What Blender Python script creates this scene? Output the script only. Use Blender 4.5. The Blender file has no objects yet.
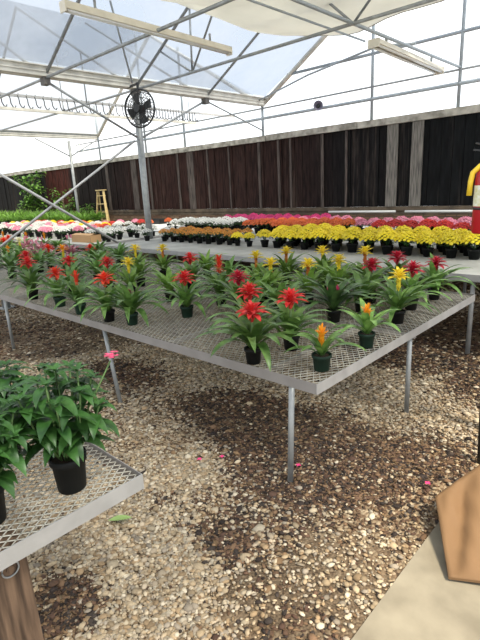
import bpy, math, random
import numpy as np
from mathutils import Vector, Matrix
C = bpy.context.scene.collection
random.seed(7); RNG = np.random.default_rng(7)
PI = math.pi
sc = bpy.context.scene

# ------------------------------------------------------------------ materials
def mat(name, col, rough=.6, metal=0., var=.0, scale=8., col2=None, bump=0., spec=.5, stretch=None, rand=0., trans=0.):
    m = bpy.data.materials.new(name); m.use_nodes = True
    nt = m.node_tree; N = nt.nodes; L = nt.links
    b = N['Principled BSDF']; b.inputs['Roughness'].default_value = rough; b.inputs['Metallic'].default_value = metal
    b.inputs['Specular IOR Level'].default_value = spec
    c = (*col, 1)
    b.inputs['Base Color'].default_value = c
    src = None
    if var or col2 or bump:
        tc = N.new('ShaderNodeTexCoord'); mp = N.new('ShaderNodeMapping')
        if stretch: mp.inputs['Scale'].default_value = stretch
        L.new(tc.outputs['Object'], mp.inputs['Vector'])
        nz = N.new('ShaderNodeTexNoise'); nz.inputs['Scale'].default_value = scale; nz.inputs['Detail'].default_value = 5
        L.new(mp.outputs['Vector'], nz.inputs['Vector'])
        rp = N.new('ShaderNodeValToRGB'); rp.color_ramp.elements[0].position = .35; rp.color_ramp.elements[1].position = .65
        a = tuple(x*(1-var) for x in col); bb = col2 or tuple(min(1, x*(1+var)) for x in col)
        rp.color_ramp.elements[0].color = (*a, 1); rp.color_ramp.elements[1].color = (*bb, 1)
        L.new(nz.outputs['Fac'], rp.inputs['Fac']); src = rp.outputs['Color']
        if bump:
            bp = N.new('ShaderNodeBump'); bp.inputs['Strength'].default_value = bump; bp.inputs['Distance'].default_value = .01
            L.new(nz.outputs['Fac'], bp.inputs['Height']); L.new(bp.outputs['Normal'], b.inputs['Normal'])
    if rand:
        oi = N.new('ShaderNodeObjectInfo'); hs = N.new('ShaderNodeHueSaturation')
        mr = N.new('ShaderNodeMapRange'); mr.inputs['To Min'].default_value = 1-rand; mr.inputs['To Max'].default_value = 1+rand
        L.new(oi.outputs['Random'], mr.inputs['Value']); L.new(mr.outputs['Result'], hs.inputs['Value'])
        if src: L.new(src, hs.inputs['Color'])
        else: hs.inputs['Color'].default_value = c
        src = hs.outputs['Color']
    if src: L.new(src, b.inputs['Base Color'])
    if trans:
        t = N.new('ShaderNodeBsdfTranslucent'); mx = N.new('ShaderNodeMixShader'); mx.inputs['Fac'].default_value = trans
        if src: L.new(src, t.inputs['Color'])
        else: t.inputs['Color'].default_value = c
        L.new(b.outputs[0], mx.inputs[1]); L.new(t.outputs[0], mx.inputs[2]); L.new(mx.outputs[0], N['Material Output'].inputs['Surface'])
    return m

M = {}
M['galv'] = mat('galvanised_steel', (.30,.315,.32), .5, .35, .15, 12)
M['alu'] = mat('aluminium_rail', (.42,.42,.42), .45, .3, .08, 10)
M['rail'] = mat('shade_toned_rail', (.26,.245,.235), .6, .1, .1, 6)  # darker than the end rails: shade on the front sides is in this colour
M['mesh'] = mat('expanded_metal', (.50,.48,.42), .5, .2, .15, 9)
M['pipe'] = mat('bluish_pipe', (.36,.40,.43), .5, .3, .1, 6)
M['gut'] = mat('gutter_metal', (.62,.60,.54), .6, .1, .15, 5)
M['cream'] = mat('cream_enamel', (.74,.69,.58), .5, 0, .08, 6)
M['tube'] = mat('fluorescent_tube_glass', (.82,.82,.8), .25)
M['black'] = mat('black_plastic', (.016,.017,.018), .45)
M['potblack'] = mat('black_pot_plastic', (.008,.009,.009), .6, spec=.2, rand=.3)
M['potgreen'] = mat('dark_green_pot_plastic', (.012,.034,.022), .6, spec=.25, rand=.3)
M['soil'] = mat('potting_soil', (.05,.032,.02), .95, 0, .4, 60)
M['leaf'] = mat('bromeliad_leaf', (.075,.185,.032), .36, 0, .3, 14, (.20,.36,.09), rand=.3, trans=.25)
M['leaflight'] = mat('light_bromeliad_leaf', (.13,.27,.04), .42, 0, .3, 14, (.24,.40,.08), rand=.2, trans=.3)
M['leafdark'] = mat('dark_bromeliad_leaf', (.04,.09,.03), .42, 0, .3, 14, (.09,.19,.05), rand=.2, trans=.15)
M['leafpink'] = mat('pink_striped_leaf', (.35,.07,.12), .5, 0, .3, 22, (.75,.35,.40), trans=.2)
M['pentas'] = mat('glossy_dark_leaf', (.026,.090,.020), .40, 0, .3, 18, (.060,.165,.032), trans=.18)
M['stem'] = mat('green_stem', (.10,.18,.05), .6)
M['mumleaf'] = mat('mum_foliage', (.025,.07,.018), .6, 0, .4, 30, (.06,.15,.03), rand=.3, trans=.15)
M['fern'] = mat('bright_fern_foliage', (.08,.20,.02), .6, 0, .3, 9, (.20,.38,.05), rand=.2, trans=.3)
M['treeleaf'] = mat('tree_leaf', (.05,.15,.02), .5, 0, .4, 9, (.16,.32,.05), trans=.3)
M['bark'] = mat('bark', (.22,.18,.13), .9, 0, .3, 20)
def fl(n, a, b, t=.2): M[n] = mat(n, a, .5, 0, .1, 30, b, rand=.12, trans=t)
fl('red', (.62,.018,.022), (.85,.07,.06)); fl('crimson', (.42,.01,.03), (.62,.03,.06)); fl('scarlet', (.80,.03,.015), (.90,.12,.05))
fl('yellow', (.85,.62,.02), (.95,.80,.08)); fl('orange', (.85,.26,.01), (.95,.45,.03)); fl('bronze', (.55,.13,.03), (.70,.28,.05))
fl('magentabract', (.45,.02,.09), (.65,.06,.16)); fl('purple', (.10,.02,.04), (.35,.12,.08)); fl('pale', (.80,.72,.35), (.88,.84,.55))
fl('mum_yellow', (.93,.72,.01), (1,.86,.05), .1); fl('mum_orange', (.70,.28,.03), (.85,.42,.07), .1); fl('mum_white', (.80,.80,.74), (.92,.92,.88), .1)
fl('mum_pink', (.75,.20,.33), (.88,.42,.52), .1); fl('mum_magenta', (.60,.02,.16), (.75,.08,.26), .1); fl('mum_red', (.65,.02,.02), (.80,.07,.05), .1)
fl('mum_vermilion', (.80,.12,.03), (.88,.25,.06), .1)
M['carton'] = mat('carton_board', (.42,.25,.12), .8, 0, .08, 4)
M['kraft'] = mat('kraft_paper', (.17,.095,.042), .8, 0, .06, 3, bump=.1)
M['ladderwood'] = mat('yellow_ladder_wood', (.62,.47,.22), .6, 0, .1, 20)
M['postwood'] = mat('weathered_post_wood', (.085,.05,.03), .8, 0, .35, 5, (.19,.12,.075), .4, stretch=(9,9,.7))
M['exred'] = mat('extinguisher_red', (.42,.008,.015), .35)
M['exyellow'] = mat('yellow_tag', (.80,.55,.03), .5)
M['exlabel'] = mat('extinguisher_label', (.80,.80,.70), .5, 0, .0, 40, (.62,.60,.30))
M['petal'] = mat('pink_petal', (.80,.05,.22), .6)
M['greenleaf'] = mat('fresh_green_leaf', (.28,.42,.14), .5, trans=.2)
M['pinkflower'] = mat('pink_star_flower', (.85,.10,.22), .5, 0, .2, 60)
M['bench'] = mat('bench_fabric', (.36,.36,.33), .8, 0, .12, 3, (.44,.44,.41))
M['benchfar'] = mat('pale_bench_fabric', (.66,.66,.64), .8, 0, .06, 3)
M['whitepipe'] = mat('white_plastic_pipe', (.8,.8,.78), .4)
M['coping'] = mat('weathered_coping', (.30,.28,.23), .85, 0, .3, 6, (.50,.47,.40))

def gravel_mat():
    m = bpy.data.materials.new('gravel_ground'); m.use_nodes = True; nt = m.node_tree; N = nt.nodes; L = nt.links
    b = N['Principled BSDF']; b.inputs['Roughness'].default_value = .95; b.inputs['Specular IOR Level'].default_value = .2
    tc = N.new('ShaderNodeTexCoord')
    v = N.new('ShaderNodeTexVoronoi'); v.inputs['Scale'].default_value = 55; L.new(tc.outputs['Object'], v.inputs['Vector'])
    sx = N.new('ShaderNodeSeparateColor'); L.new(v.outputs['Color'], sx.inputs['Color'])
    r = N.new('ShaderNodeValToRGB'); e = r.color_ramp; e.elements[0].position = 0; e.elements[0].color = (.05,.03,.02,1); e.elements[1].position = 1; e.elements[1].color = (.50,.40,.28,1)
    q = e.elements.new(.45); q.color = (.20,.13,.08,1); q = e.elements.new(.7); q.color = (.34,.26,.17,1)
    L.new(sx.outputs['Red'], r.inputs['Fac'])
    n = N.new('ShaderNodeTexNoise'); n.inputs['Scale'].default_value = 1.1; n.inputs['Detail'].default_value = 6; L.new(tc.outputs['Object'], n.inputs['Vector'])
    r2 = N.new('ShaderNodeValToRGB'); r2.color_ramp.elements[0].position = .40; r2.color_ramp.elements[1].position = .58
    L.new(n.outputs['Fac'], r2.inputs['Fac'])
    n2 = N.new('ShaderNodeTexNoise'); n2.inputs['Scale'].default_value = 90; n2.inputs['Detail'].default_value = 4; L.new(tc.outputs['Object'], n2.inputs['Vector'])
    r3 = N.new('ShaderNodeValToRGB'); r3.color_ramp.elements[0].color = (.05,.033,.022,1); r3.color_ramp.elements[1].color = (.20,.15,.10,1)
    r3.color_ramp.elements[0].position = .3; r3.color_ramp.elements[1].position = .7
    L.new(n2.outputs['Fac'], r3.inputs['Fac'])
    mx = N.new('ShaderNodeMix'); mx.data_type = 'RGBA'; L.new(r2.outputs['Color'], mx.inputs['Factor']); L.new(r3.outputs['Color'], mx.inputs['A']); L.new(r.outputs['Color'], mx.inputs['B'])
    L.new(mx.outputs['Result'], b.inputs['Base Color'])
    bp = N.new('ShaderNodeBump'); bp.inputs['Strength'].default_value = .7; bp.inputs['Distance'].default_value = .015; bp.invert = True
    L.new(v.outputs['Distance'], bp.inputs['Height']); L.new(bp.outputs['Normal'], b.inputs['Normal'])
    return m
def attr_mat(name):
    m = bpy.data.materials.new(name); m.use_nodes = True; nt = m.node_tree
    a = nt.nodes.new('ShaderNodeAttribute'); a.attribute_name = 'Col'
    b = nt.nodes['Principled BSDF']; b.inputs['Roughness'].default_value = .85; b.inputs['Specular IOR Level'].default_value = .3
    nt.links.new(a.outputs['Color'], b.inputs['Base Color']); return m
def plank_mat():
    m = bpy.data.materials.new('weathered_planks'); m.use_nodes = True; nt = m.node_tree; N = nt.nodes; L = nt.links
    b = N['Principled BSDF']; b.inputs['Roughness'].default_value = .85; b.inputs['Specular IOR Level'].default_value = .15
    tc = N.new('ShaderNodeTexCoord'); sp = N.new('ShaderNodeSeparateXYZ'); L.new(tc.outputs['Object'], sp.inputs[0])
    # broad colour zones along the wall: red brown to the left, nearly black to the right
    zr = N.new('ShaderNodeMapRange'); zr.inputs['From Min'].default_value = -20; zr.inputs['From Max'].default_value = -2; L.new(sp.outputs['X'], zr.inputs['Value'])
    z = N.new('ShaderNodeValToRGB'); e = z.color_ramp; e.elements[0].position = 0; e.elements[0].color = (.012,.012,.011,1); e.elements[1].position = 1; e.elements[1].color = (.006,.008,.009,1)
    for p, c in [(.04,(.014,.012,.011,1)),(.05,(.075,.020,.014,1)),(.15,(.080,.022,.015,1)),(.16,(.016,.012,.011,1)),(.30,(.016,.011,.010,1)),(.42,(.042,.018,.014,1)),(.72,(.030,.015,.012,1)),(.80,(.010,.009,.009,1))]:
        q = e.elements.new(p); q.color = c
    L.new(zr.outputs['Result'], z.inputs['Fac'])
    mp = N.new('ShaderNodeMapping'); mp.inputs['Scale'].default_value = (1,1,.04); L.new(tc.outputs['Object'], mp.inputs['Vector'])
    n = N.new('ShaderNodeTexNoise'); n.inputs['Scale'].default_value = 4.2; n.inputs['Detail'].default_value = 8; n.inputs['Roughness'].default_value = .75; L.new(mp.outputs['Vector'], n.inputs['Vector'])
    r = N.new('ShaderNodeValToRGB'); r.color_ramp.elements[0].position = .54; r.color_ramp.elements[1].position = .74
    r.color_ramp.elements[0].color = (0,0,0,1); r.color_ramp.elements[1].color = (.6,.6,.6,1)
    L.new(n.outputs['Fac'], r.inputs['Fac'])
    mx = N.new('ShaderNodeMix'); mx.data_type = 'RGBA'; L.new(r.outputs['Color'], mx.inputs['Factor']); L.new(z.outputs['Color'], mx.inputs['A']); mx.inputs['B'].default_value = (.13,.10,.08,1)
    # fine per-board tone
    mp2 = N.new('ShaderNodeMapping'); mp2.inputs['Scale'].default_value = (1,1,.15); L.new(tc.outputs['Object'], mp2.inputs['Vector'])
    n2 = N.new('ShaderNodeTexNoise'); n2.inputs['Scale'].default_value = 22; n2.inputs['Detail'].default_value = 3; L.new(mp2.outputs['Vector'], n2.inputs['Vector'])
    mr = N.new('ShaderNodeMapRange'); mr.inputs['From Min'].default_value = .3; mr.inputs['From Max'].default_value = .7; mr.inputs['To Min'].default_value = .30; mr.inputs['To Max'].default_value = 1.2
    L.new(n2.outputs['Fac'], mr.inputs['Value'])
    mu = N.new('ShaderNodeMix'); mu.data_type = 'RGBA'; mu.blend_type = 'MULTIPLY'; mu.inputs['Factor'].default_value = 1
    L.new(mx.outputs['Result'], mu.inputs['A']); L.new(mr.outputs['Result'], mu.inputs['B'])
    L.new(mu.outputs['Result'], b.inputs['Base Color'])
    return m
def brick_mat():
    m = bpy.data.materials.new('old_brick'); m.use_nodes = True; nt = m.node_tree; N = nt.nodes; L = nt.links
    b = N['Principled BSDF']; b.inputs['Roughness'].default_value = .9
    tc = N.new('ShaderNodeTexCoord'); mp = N.new('ShaderNodeMapping'); mp.inputs['Rotation'].default_value = (PI/2,0,0)
    L.new(tc.outputs['Object'], mp.inputs['Vector'])
    k = N.new('ShaderNodeTexBrick'); k.inputs['Scale'].default_value = 2.2; k.inputs['Color1'].default_value = (.16,.08,.045,1); k.inputs['Color2'].default_value = (.30,.19,.11,1); k.inputs['Mortar'].default_value = (.10,.08,.06,1)
    k.inputs['Brick Width'].default_value = .45; k.inputs['Row Height'].default_value = .16
    L.new(mp.outputs['Vector'], k.inputs['Vector']); L.new(k.outputs['Color'], b.inputs['Base Color']); return m
def film_mat(name, tint, opac, cloud=False):
    m = bpy.data.materials.new(name); m.use_nodes = True; nt = m.node_tree; N = nt.nodes; L = nt.links
    N.remove(N['Principled BSDF'])
    t = N.new('ShaderNodeBsdfTransparent'); t.inputs['Color'].default_value = (*tint, 1)
    d = N.new('ShaderNodeBsdfTranslucent'); d.inputs['Color'].default_value = (*tint, 1)
    d2 = N.new('ShaderNodeBsdfDiffuse'); d2.inputs['Color'].default_value = (.8,.8,.8, 1)
    a = N.new('ShaderNodeMixShader'); a.inputs['Fac'].default_value = .3; L.new(d.outputs[0], a.inputs[1]); L.new(d2.outputs[0], a.inputs[2])
    mx = N.new('ShaderNodeMixShader'); mx.inputs['Fac'].default_value = opac
    L.new(t.outputs[0], mx.inputs[1]); L.new(a.outputs[0], mx.inputs[2]); L.new(mx.outputs[0], N['Material Output'].inputs['Surface'])
    if cloud:
        tc = N.new('ShaderNodeTexCoord'); n = N.new('ShaderNodeTexNoise'); n.inputs['Scale'].default_value = .8; n.inputs['Detail'].default_value = 4
        L.new(tc.outputs['Object'], n.inputs['Vector'])
        mr = N.new('ShaderNodeMapRange'); mr.inputs['From Min'].default_value = .35; mr.inputs['From Max'].default_value = .65; mr.inputs['To Min'].default_value = opac*.6; mr.inputs['To Max'].default_value = min(1, opac*1.5)
        L.new(n.outputs['Fac'], mr.inputs['Value']); L.new(mr.outputs['Result'], mx.inputs['Fac'])
    return m
M['gravel'] = gravel_mat(); M['stones'] = attr_mat('gravel_stones'); M['planks'] = plank_mat(); M['brick'] = brick_mat()
M['film'] = film_mat('blue_grey_roof_film', (.46,.505,.58), .28, True)
M['filmclear'] = film_mat('clear_roof_film', (.66,.69,.72), .12)
M['cloth'] = mat('cream_shade_cloth', (.90,.88,.81), .9, 0, .05, 1.5, trans=.62)
M['concrete'] = mat('concrete', (.20,.175,.13), .9, 0, .12, 4.5, (.28,.25,.19), .15)

# ------------------------------------------------------------------ mesh helpers
class MB:
    def __init__(s): s.v = []; s.f = []; s.sm = []
    def add(s, vs, fs, smooth=False):
        o = len(s.v); s.v += [tuple(v) for v in vs]; s.f += [tuple(i+o for i in f) for f in fs]; s.sm += [smooth]*len(fs); return s
    def box(s, x0, x1, y0, y1, z0, z1):
        vs = [(x,y,z) for z in (z0,z1) for y in (y0,y1) for x in (x0,x1)]
        return s.add(vs, [(0,2,3,1),(4,5,7,6),(0,1,5,4),(2,6,7,3),(0,4,6,2),(1,3,7,5)])
    def tube(s, pts, r, n=8, cap=True, r1=None):
        pts = [Vector(p) for p in pts]; rings = []; o = []
        for i, p in enumerate(pts):
            d = (pts[min(i+1,len(pts)-1)]-pts[max(i-1,0)]).normalized()
            u = d.cross(Vector((0,0,1)));
            if u.length < 1e-3: u = Vector((1,0,0))
            u.normalize(); w = d.cross(u)
            rr = r if r1 is None else r+(r1-r)*i/(len(pts)-1)
            o += [p+(u*math.cos(2*PI*k/n)+w*math.sin(2*PI*k/n))*rr for k in range(n)]
        fs = [(i*n+k, i*n+(k+1)%n, (i+1)*n+(k+1)%n, (i+1)*n+k) for i in range(len(pts)-1) for k in range(n)]
        if cap: fs += [tuple(range(n-1,-1,-1)), tuple((len(pts)-1)*n+k for k in range(n))]
        s.add(o, fs, True)
        if cap: s.sm[-1] = s.sm[-2] = False
        return s
    def bar(s, a, b, w, h):          # rectangular bar, h is the upright size
        a = Vector(a); b = Vector(b); d = (b-a).normalized(); u = d.cross(Vector((0,0,1)))
        if u.length < 1e-3: u = Vector((1,0,0))
        u.normalize(); q = u.cross(d)
        vs = [p+u*sx*w/2+q*sz*h/2 for p in (a,b) for sx, sz in ((-1,-1),(1,-1),(1,1),(-1,1))]
        return s.add(vs, [(0,1,2,3),(7,6,5,4),(0,4,5,1),(1,5,6,2),(2,6,7,3),(3,7,4,0)])
    def lathe(s, prof, n=20, c=(0,0,0), smooth=True):
        vs = [(c[0]+r*math.cos(2*PI*k/n), c[1]+r*math.sin(2*PI*k/n), c[2]+z) for r, z in prof for k in range(n)]
        fs = [(i*n+k, i*n+(k+1)%n, (i+1)*n+(k+1)%n, (i+1)*n+k) for i in range(len(prof)-1) for k in range(n)]
        return s.add(vs, fs, smooth)
    def leaf(s, root, az, e0, e1, L, w, n=7, fold=.18, tip=.0, w0=.35, twist=0, peak=.35, crv=1.0, tp=.75):
        # strap or lance leaf: arches from elevation e0 to e1
        p = Vector(root); vs = []; a = az
        for i in range(n+1):
            t = i/n; e = e0+(e1-e0)*t**crv; a = az+twist*t
            d = Vector((math.cos(a)*math.cos(e), math.sin(a)*math.cos(e), math.sin(e)))
            if i: p = p+d*(L/n)
            side = Vector((-math.sin(a), math.cos(a), 0)); up = side.cross(d)*-1
            if t < peak: ww = w*(w0+(1-w0)*math.sin(t/peak*PI/2))
            else: ww = w*max(.0, math.cos((t-peak)/(1-peak)*PI/2))**tp
            ww = max(ww, .0006)
            vs += [p-side*ww/2+up*fold*ww, p, p+side*ww/2+up*fold*ww]
        fs = []
        for i in range(n):
            o = i*3; fs += [(o,o+1,o+4,o+3),(o+1,o+2,o+5,o+4)]
        return s.add(vs, fs, True)
    def mesh(s, name, m):
        me = bpy.data.meshes.new(name); me.from_pydata(s.v, [], s.f)
        me.polygons.foreach_set('use_smooth', s.sm); me.materials.append(m); me.update(); return me
    def build(s, name, m, parent=None):
        o = bpy.data.objects.new(name, s.mesh(name, m)); C.objects.link(o)
        if parent: o.parent = parent
        return o
def tag(o, label=None, cat=None, group=None, kind=None):
    if label: o['label'] = label
    if cat: o['category'] = cat
    if group: o['group'] = group
    if kind: o['kind'] = kind
    return o
def thing(name, label, cat, loc=(0,0,0), group=None, rz=0):
    o = bpy.data.objects.new(name, None); C.objects.link(o); o.location = loc; o.rotation_euler = (0,0,rz); o.empty_display_size = .1
    return tag(o, label, cat, group)
def struct(o): o['kind'] = 'structure'; return o
def copy_thing(src, loc, rz, scale=1, label=None, group=None):
    c = src.copy(); C.objects.link(c); c.location = loc; c.rotation_euler = (0,0,rz); c.scale = (scale,)*3
    if label: c['label'] = label
    if group: c['group'] = group
    for ch in list(src.children):
        d = ch.copy(); C.objects.link(d); d.parent = c
        for g in list(ch.children):
            h = g.copy(); C.objects.link(h); h.parent = d
    return c

# ------------------------------------------------------------------ camera model (used only to cull what lies outside the frame)
H = 1.65; F = 474.
yaw, pitch, roll = .7658, .2716, .0528
fw = Vector((-math.sin(yaw)*math.cos(pitch), math.cos(yaw)*math.cos(pitch), -math.sin(pitch)))
r0 = Vector((math.cos(yaw), math.sin(yaw), 0)); d0 = fw.cross(r0)
rt = r0*math.cos(roll)+d0*math.sin(roll); dn = -r0*math.sin(roll)+d0*math.cos(roll)
cam = bpy.data.cameras.new('camera'); co = bpy.data.objects.new('camera', cam); C.objects.link(co)
mw = Matrix.Identity(4)
for i in range(3): mw[i][0] = rt[i]; mw[i][1] = -dn[i]; mw[i][2] = -fw[i]
mw[2][3] = H; co.matrix_world = mw
cam.sensor_fit = 'VERTICAL'; cam.sensor_height = 32; cam.lens = F*32/640; cam.clip_end = 200; cam.clip_start = .05
sc.camera = co
def px(x, y, z):
    q = Vector((x,y,z-H)); w = q.dot(fw)
    return (240+F*q.dot(rt)/w, 320+F*q.dot(dn)/w) if w > .05 else (-999,-999)
def in_view(x, y, z, m=25):
    u, v = px(x,y,z); return -m < u < 480+m and -m < v < 640+m

# ------------------------------------------------------------------ ground
g = MB().add([(-40,-3,0),(6,-3,0),(6,14,0),(-40,14,0)], [(0,1,2,3)]).build('floor', M['gravel']); struct(g)
slab = MB()
slab.add([(-.70,-2,-.03),(4,-2,-.03),(4,8,-.03),(-.70,8,-.03),(-.72,-2,.035),(4,-2,.035),(4,8,.035),(-.68,8,.035)], [(0,3,2,1),(4,5,6,7),(0,1,5,4),(1,2,6,5),(2,3,7,6),(3,0,4,7)])
slab = MB().box(-.70,4,-2,2.55,-.03,.012).build('floor_slab', M['concrete']); struct(slab)

def value_noise(x, y, s, seed):
    r = np.random.default_rng(seed); G = r.random((64,64)); u = x*s; v = y*s
    i = np.floor(u).astype(int); j = np.floor(v).astype(int); a = u-i; b = v-j; a = a*a*(3-2*a); b = b*b*(3-2*b)
    g_ = lambda p, q: G[p % 64, q % 64]
    return (g_(i,j)*(1-a)+g_(i+1,j)*a)*(1-b)+(g_(i,j+1)*(1-a)+g_(i+1,j+1)*a)*b
def fbm(x, y, s, seed): return (value_noise(x,y,s,seed)+.5*value_noise(x,y,s*2.1,seed+1)+.25*value_noise(x,y,s*4.3,seed+2))/1.75

def make_stones():
    ph = (1+5**.5)/2
    iv = np.array([(-1,ph,0),(1,ph,0),(-1,-ph,0),(1,-ph,0),(0,-1,ph),(0,1,ph),(0,-1,-ph),(0,1,-ph),(ph,0,-1),(ph,0,1),(-ph,0,-1),(-ph,0,1)], float); iv /= np.linalg.norm(iv[0])
    fi = np.array([(0,11,5),(0,5,1),(0,1,7),(0,7,10),(0,10,11),(1,5,9),(5,11,4),(11,10,2),(10,7,6),(7,1,8),(3,9,4),(3,4,2),(3,2,6),(3,6,8),(3,8,9),(4,9,5),(2,4,11),(6,2,10),(8,6,7),(9,8,1)])
    pts = []
    for n, dmin, dmax in ((62000, .8, 2.9), (60000, 2.9, 5.2), (30000, 5.2, 10.)):
        a_ = RNG.uniform(0, PI, n*7); q_ = np.sqrt(RNG.uniform(dmin**2, dmax**2, n*7)); x = -q_*np.sin(a_)*1.0; y = q_*np.cos(a_)
        d = np.hypot(x, y); k = (d > dmin) & (d < dmax)
        u = np.array([x, y, np.full_like(x, -H)]).T
        w = u@np.array(fw); U = 240+F*(u@np.array(rt))/w; V = 320+F*(u@np.array(dn))/w
        k &= (w > 0) & (U > -20) & (U < 500) & (V < 660) & (V > 0)
        k &= ~((x > -.70) & (y < 2.56))
        x = x[k][:n]; y = y[k][:n]; pts.append((x, y, d[k][:n]))
    x = np.concatenate([p[0] for p in pts]); y = np.concatenate([p[1] for p in pts]); d = np.concatenate([p[2] for p in pts])
    # where the ground is dark leaf litter plus painted-in bench shade, where pebbles, where bare soil
    blobs = lambda L: sum(a*np.exp(-(((x-cx)/sx)**2+((y-cy)/sy)**2)) for cx, cy, sx, sy, a in L)
    dark = fbm(x,y,1.3,11)-.50+blobs([(-2.4,2.35,.9,.35,.34),(-3.8,2.3,.6,.3,.3),(-1.72,.63,.17,.13,.6),(-1.95,1.28,.12,.08,.3),(-1.42,1.3,.12,.10,.45),(-1.5,2.3,.5,.4,.25),(-2.0,5.1,1.2,.6,.35),(-1.7,4.2,.8,.4,.22),(-4.9,2.2,.7,.25,.35),(-1.2,2.15,.4,.25,.15)]) - blobs([(-1.75,.95,.35,.14,.3),(-2.5,1.45,.5,.3,.32),(-1.5,3.2,.7,.4,.35),(-4.2,1.8,.8,.25,.25),(-1.35,.85,.35,.3,.28),(-2.0,1.6,.4,.2,.2),(-2.9,2.9,.9,.3,.2)])  # blobs also paint the bench's shade darker and brightly lit gravel paler
    soil = fbm(x,y,1.7,31)-.62+blobs([(-.95,1.25,.28,.5,.34),(-1.0,1.7,.25,.4,.30),(-.8,2.0,.15,.6,.25)])
    keep = RNG.random(len(x)) > np.clip(soil*4, 0, .80)
    x, y, d, dark = x[keep], y[keep], d[keep], dark[keep]; n = len(x)
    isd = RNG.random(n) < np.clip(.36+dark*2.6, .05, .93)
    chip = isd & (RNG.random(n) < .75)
    sz = RNG.gamma(5, 1, n)/5*.0074*(1+.16*np.maximum(d-2.5, 0)); sz = np.clip(sz, .0035, .026); sz[chip] *= .9
    S = np.stack([sz*RNG.uniform(.9,1.5,n), sz*RNG.uniform(.7,1.1,n), sz*RNG.uniform(.28,.55,n)], 1)
    S[chip, 0] *= 1.5; S[chip, 2] *= .35
    az = RNG.uniform(0, 2*PI, n); tx = RNG.normal(0, .25, n); tx[chip] = RNG.normal(0, .35, chip.sum())
    P = np.repeat(iv[None], n, 0)*(1+RNG.normal(0, .10, (n,12,1)))*S[:, None]
    c, s = np.cos(tx)[:,None], np.sin(tx)[:,None]
    Y = P[...,1]*c-P[...,2]*s; Z = P[...,1]*s+P[...,2]*c; X = P[...,0]
    c, s = np.cos(az)[:,None], np.sin(az)[:,None]
    X, Y = X*c-Y*s, X*s+Y*c
    P = np.stack([X+x[:,None], Y+y[:,None], Z+(S[:,2]*RNG.uniform(.2,1.1,n)+RNG.uniform(0,.006,n))[:,None]], 2)
    pal_l = np.array([(.50,.38,.23),(.56,.45,.29),(.45,.33,.19),(.38,.31,.22),(.52,.41,.27),(.62,.52,.36),(.38,.26,.14)])
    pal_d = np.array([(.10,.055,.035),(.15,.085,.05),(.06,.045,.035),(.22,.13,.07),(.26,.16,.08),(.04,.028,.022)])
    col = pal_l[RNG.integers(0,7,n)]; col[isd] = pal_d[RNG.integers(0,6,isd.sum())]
    col = col*RNG.uniform(.50,1.05,(n,1))
    col = col*np.array([.97,1.0,1.10]); ca = np.ones((n,12,4)); ca[...,:3] = col[:,None]
    me = bpy.data.meshes.new('gravel'); nv = n*12; nf = n*20
    me.vertices.add(nv); me.vertices.foreach_set('co', P.reshape(-1).astype(np.float32))
    idx = (fi[None]+(np.arange(n)*12)[:,None,None]).reshape(-1)
    me.loops.add(nf*3); me.loops.foreach_set('vertex_index', idx.astype(np.int32))
    me.polygons.add(nf); me.polygons.foreach_set('loop_start', (np.arange(nf)*3).astype(np.int32)); me.polygons.foreach_set('use_smooth', np.ones(nf, bool))
    me.update(); at = me.color_attributes.new('Col', 'FLOAT_COLOR', 'POINT'); at.data.foreach_set('color', ca.reshape(-1).astype(np.float32))
    me.materials.append(M['stones'])
    o = bpy.data.objects.new('gravel', me); C.objects.link(o)
    tag(o, 'loose beige pebbles mixed with dark bark chips covering the ground', 'gravel', kind='stuff')
make_stones()

# ------------------------------------------------------------------ back wall
wy = 9.2
w = MB(); x = -34.; i = 0
rr = random.Random(3)
while x < 3:
    ww = rr.uniform(.17,.24); dy = rr.choice((0,.012,.02)); w.box(x, x+ww-.008, wy-.03-dy, wy+.02, 1.14, 2.68); x += ww
wall = w.build('wall_back', M['planks']); struct(wall)
w = MB().box(-34,3,wy+.021,wy+.04,1.14,2.68).build('wall_backing', M['black']); w.parent = wall
w = MB().box(-34,3,wy-.06,wy+.08,0,.98).build('wall_base', M['brick']); w.parent = wall
w = MB().box(-34,3,wy-.09,wy+.08,.98,1.02).box(-34,3,wy-.05,wy+.05,1.06,1.135).box(-34,3,wy-.02,wy+.06,1.0,1.07).build('wall_sill', mat('dark_sill',(.10,.075,.05),.9,0,.4,5)); w.parent = wall
cp = MB()
x = -34.
while x < 3: cp.box(x, x+2.38, wy-.10-rr.uniform(0,.01), wy+.08, 2.675+rr.uniform(-.005,.005), 2.80+rr.uniform(-.01,.02)); x += 2.4
struct(cp.build('trim_1', M['coping']))
# grey weathered boards on the dark end of the wall
gb = mat('grey_weathered_board', (.10,.095,.085), .9, 0, .4, 6, (.24,.22,.19), .2, stretch=(8,8,.5))
for bx, bw in ((-4.57,.22),(-4.08,.22)):
    o = MB().box(bx, bx+bw, wy-.075, wy-.052, 1.14, 2.67).build('wall_board', gb); o.parent = wall
gb2 = mat('brown_grey_board', (.045,.032,.026), .9, 0, .5, 6, (.12,.095,.08), .2, stretch=(8,8,.5))
for bx, bw in ((-10.95,.08),(-10.5,.26),(-7.9,.07),(-7.3,.06),(-6.95,.05),(-6.1,.07),(-5.5,.05),(-8.9,.04),(-13.2,.28),(-12.3,.09),(-14.7,.16),(-9.7,.05)):
    o = MB().box(bx, bx+bw, wy-.072, wy-.052, 1.14, 2.67).build('wall_board', gb2); o.parent = wall
for k, (xa, xb) in enumerate(((-5.9,-4.35),(-4.15,-2.4))):
    tag(MB().tube([(xa,wy-.072,1.042),(xb,wy-.072,1.042)], .022).build('white_pipe', M['whitepipe']),
        ['long white pipe along the wall foot above the orange blooms','white pipe along the wall foot nearest the fire extinguisher'][k], 'pipe')
for xa in (-5.6,-4.6,-3.9,-2.7):
    pass

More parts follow.
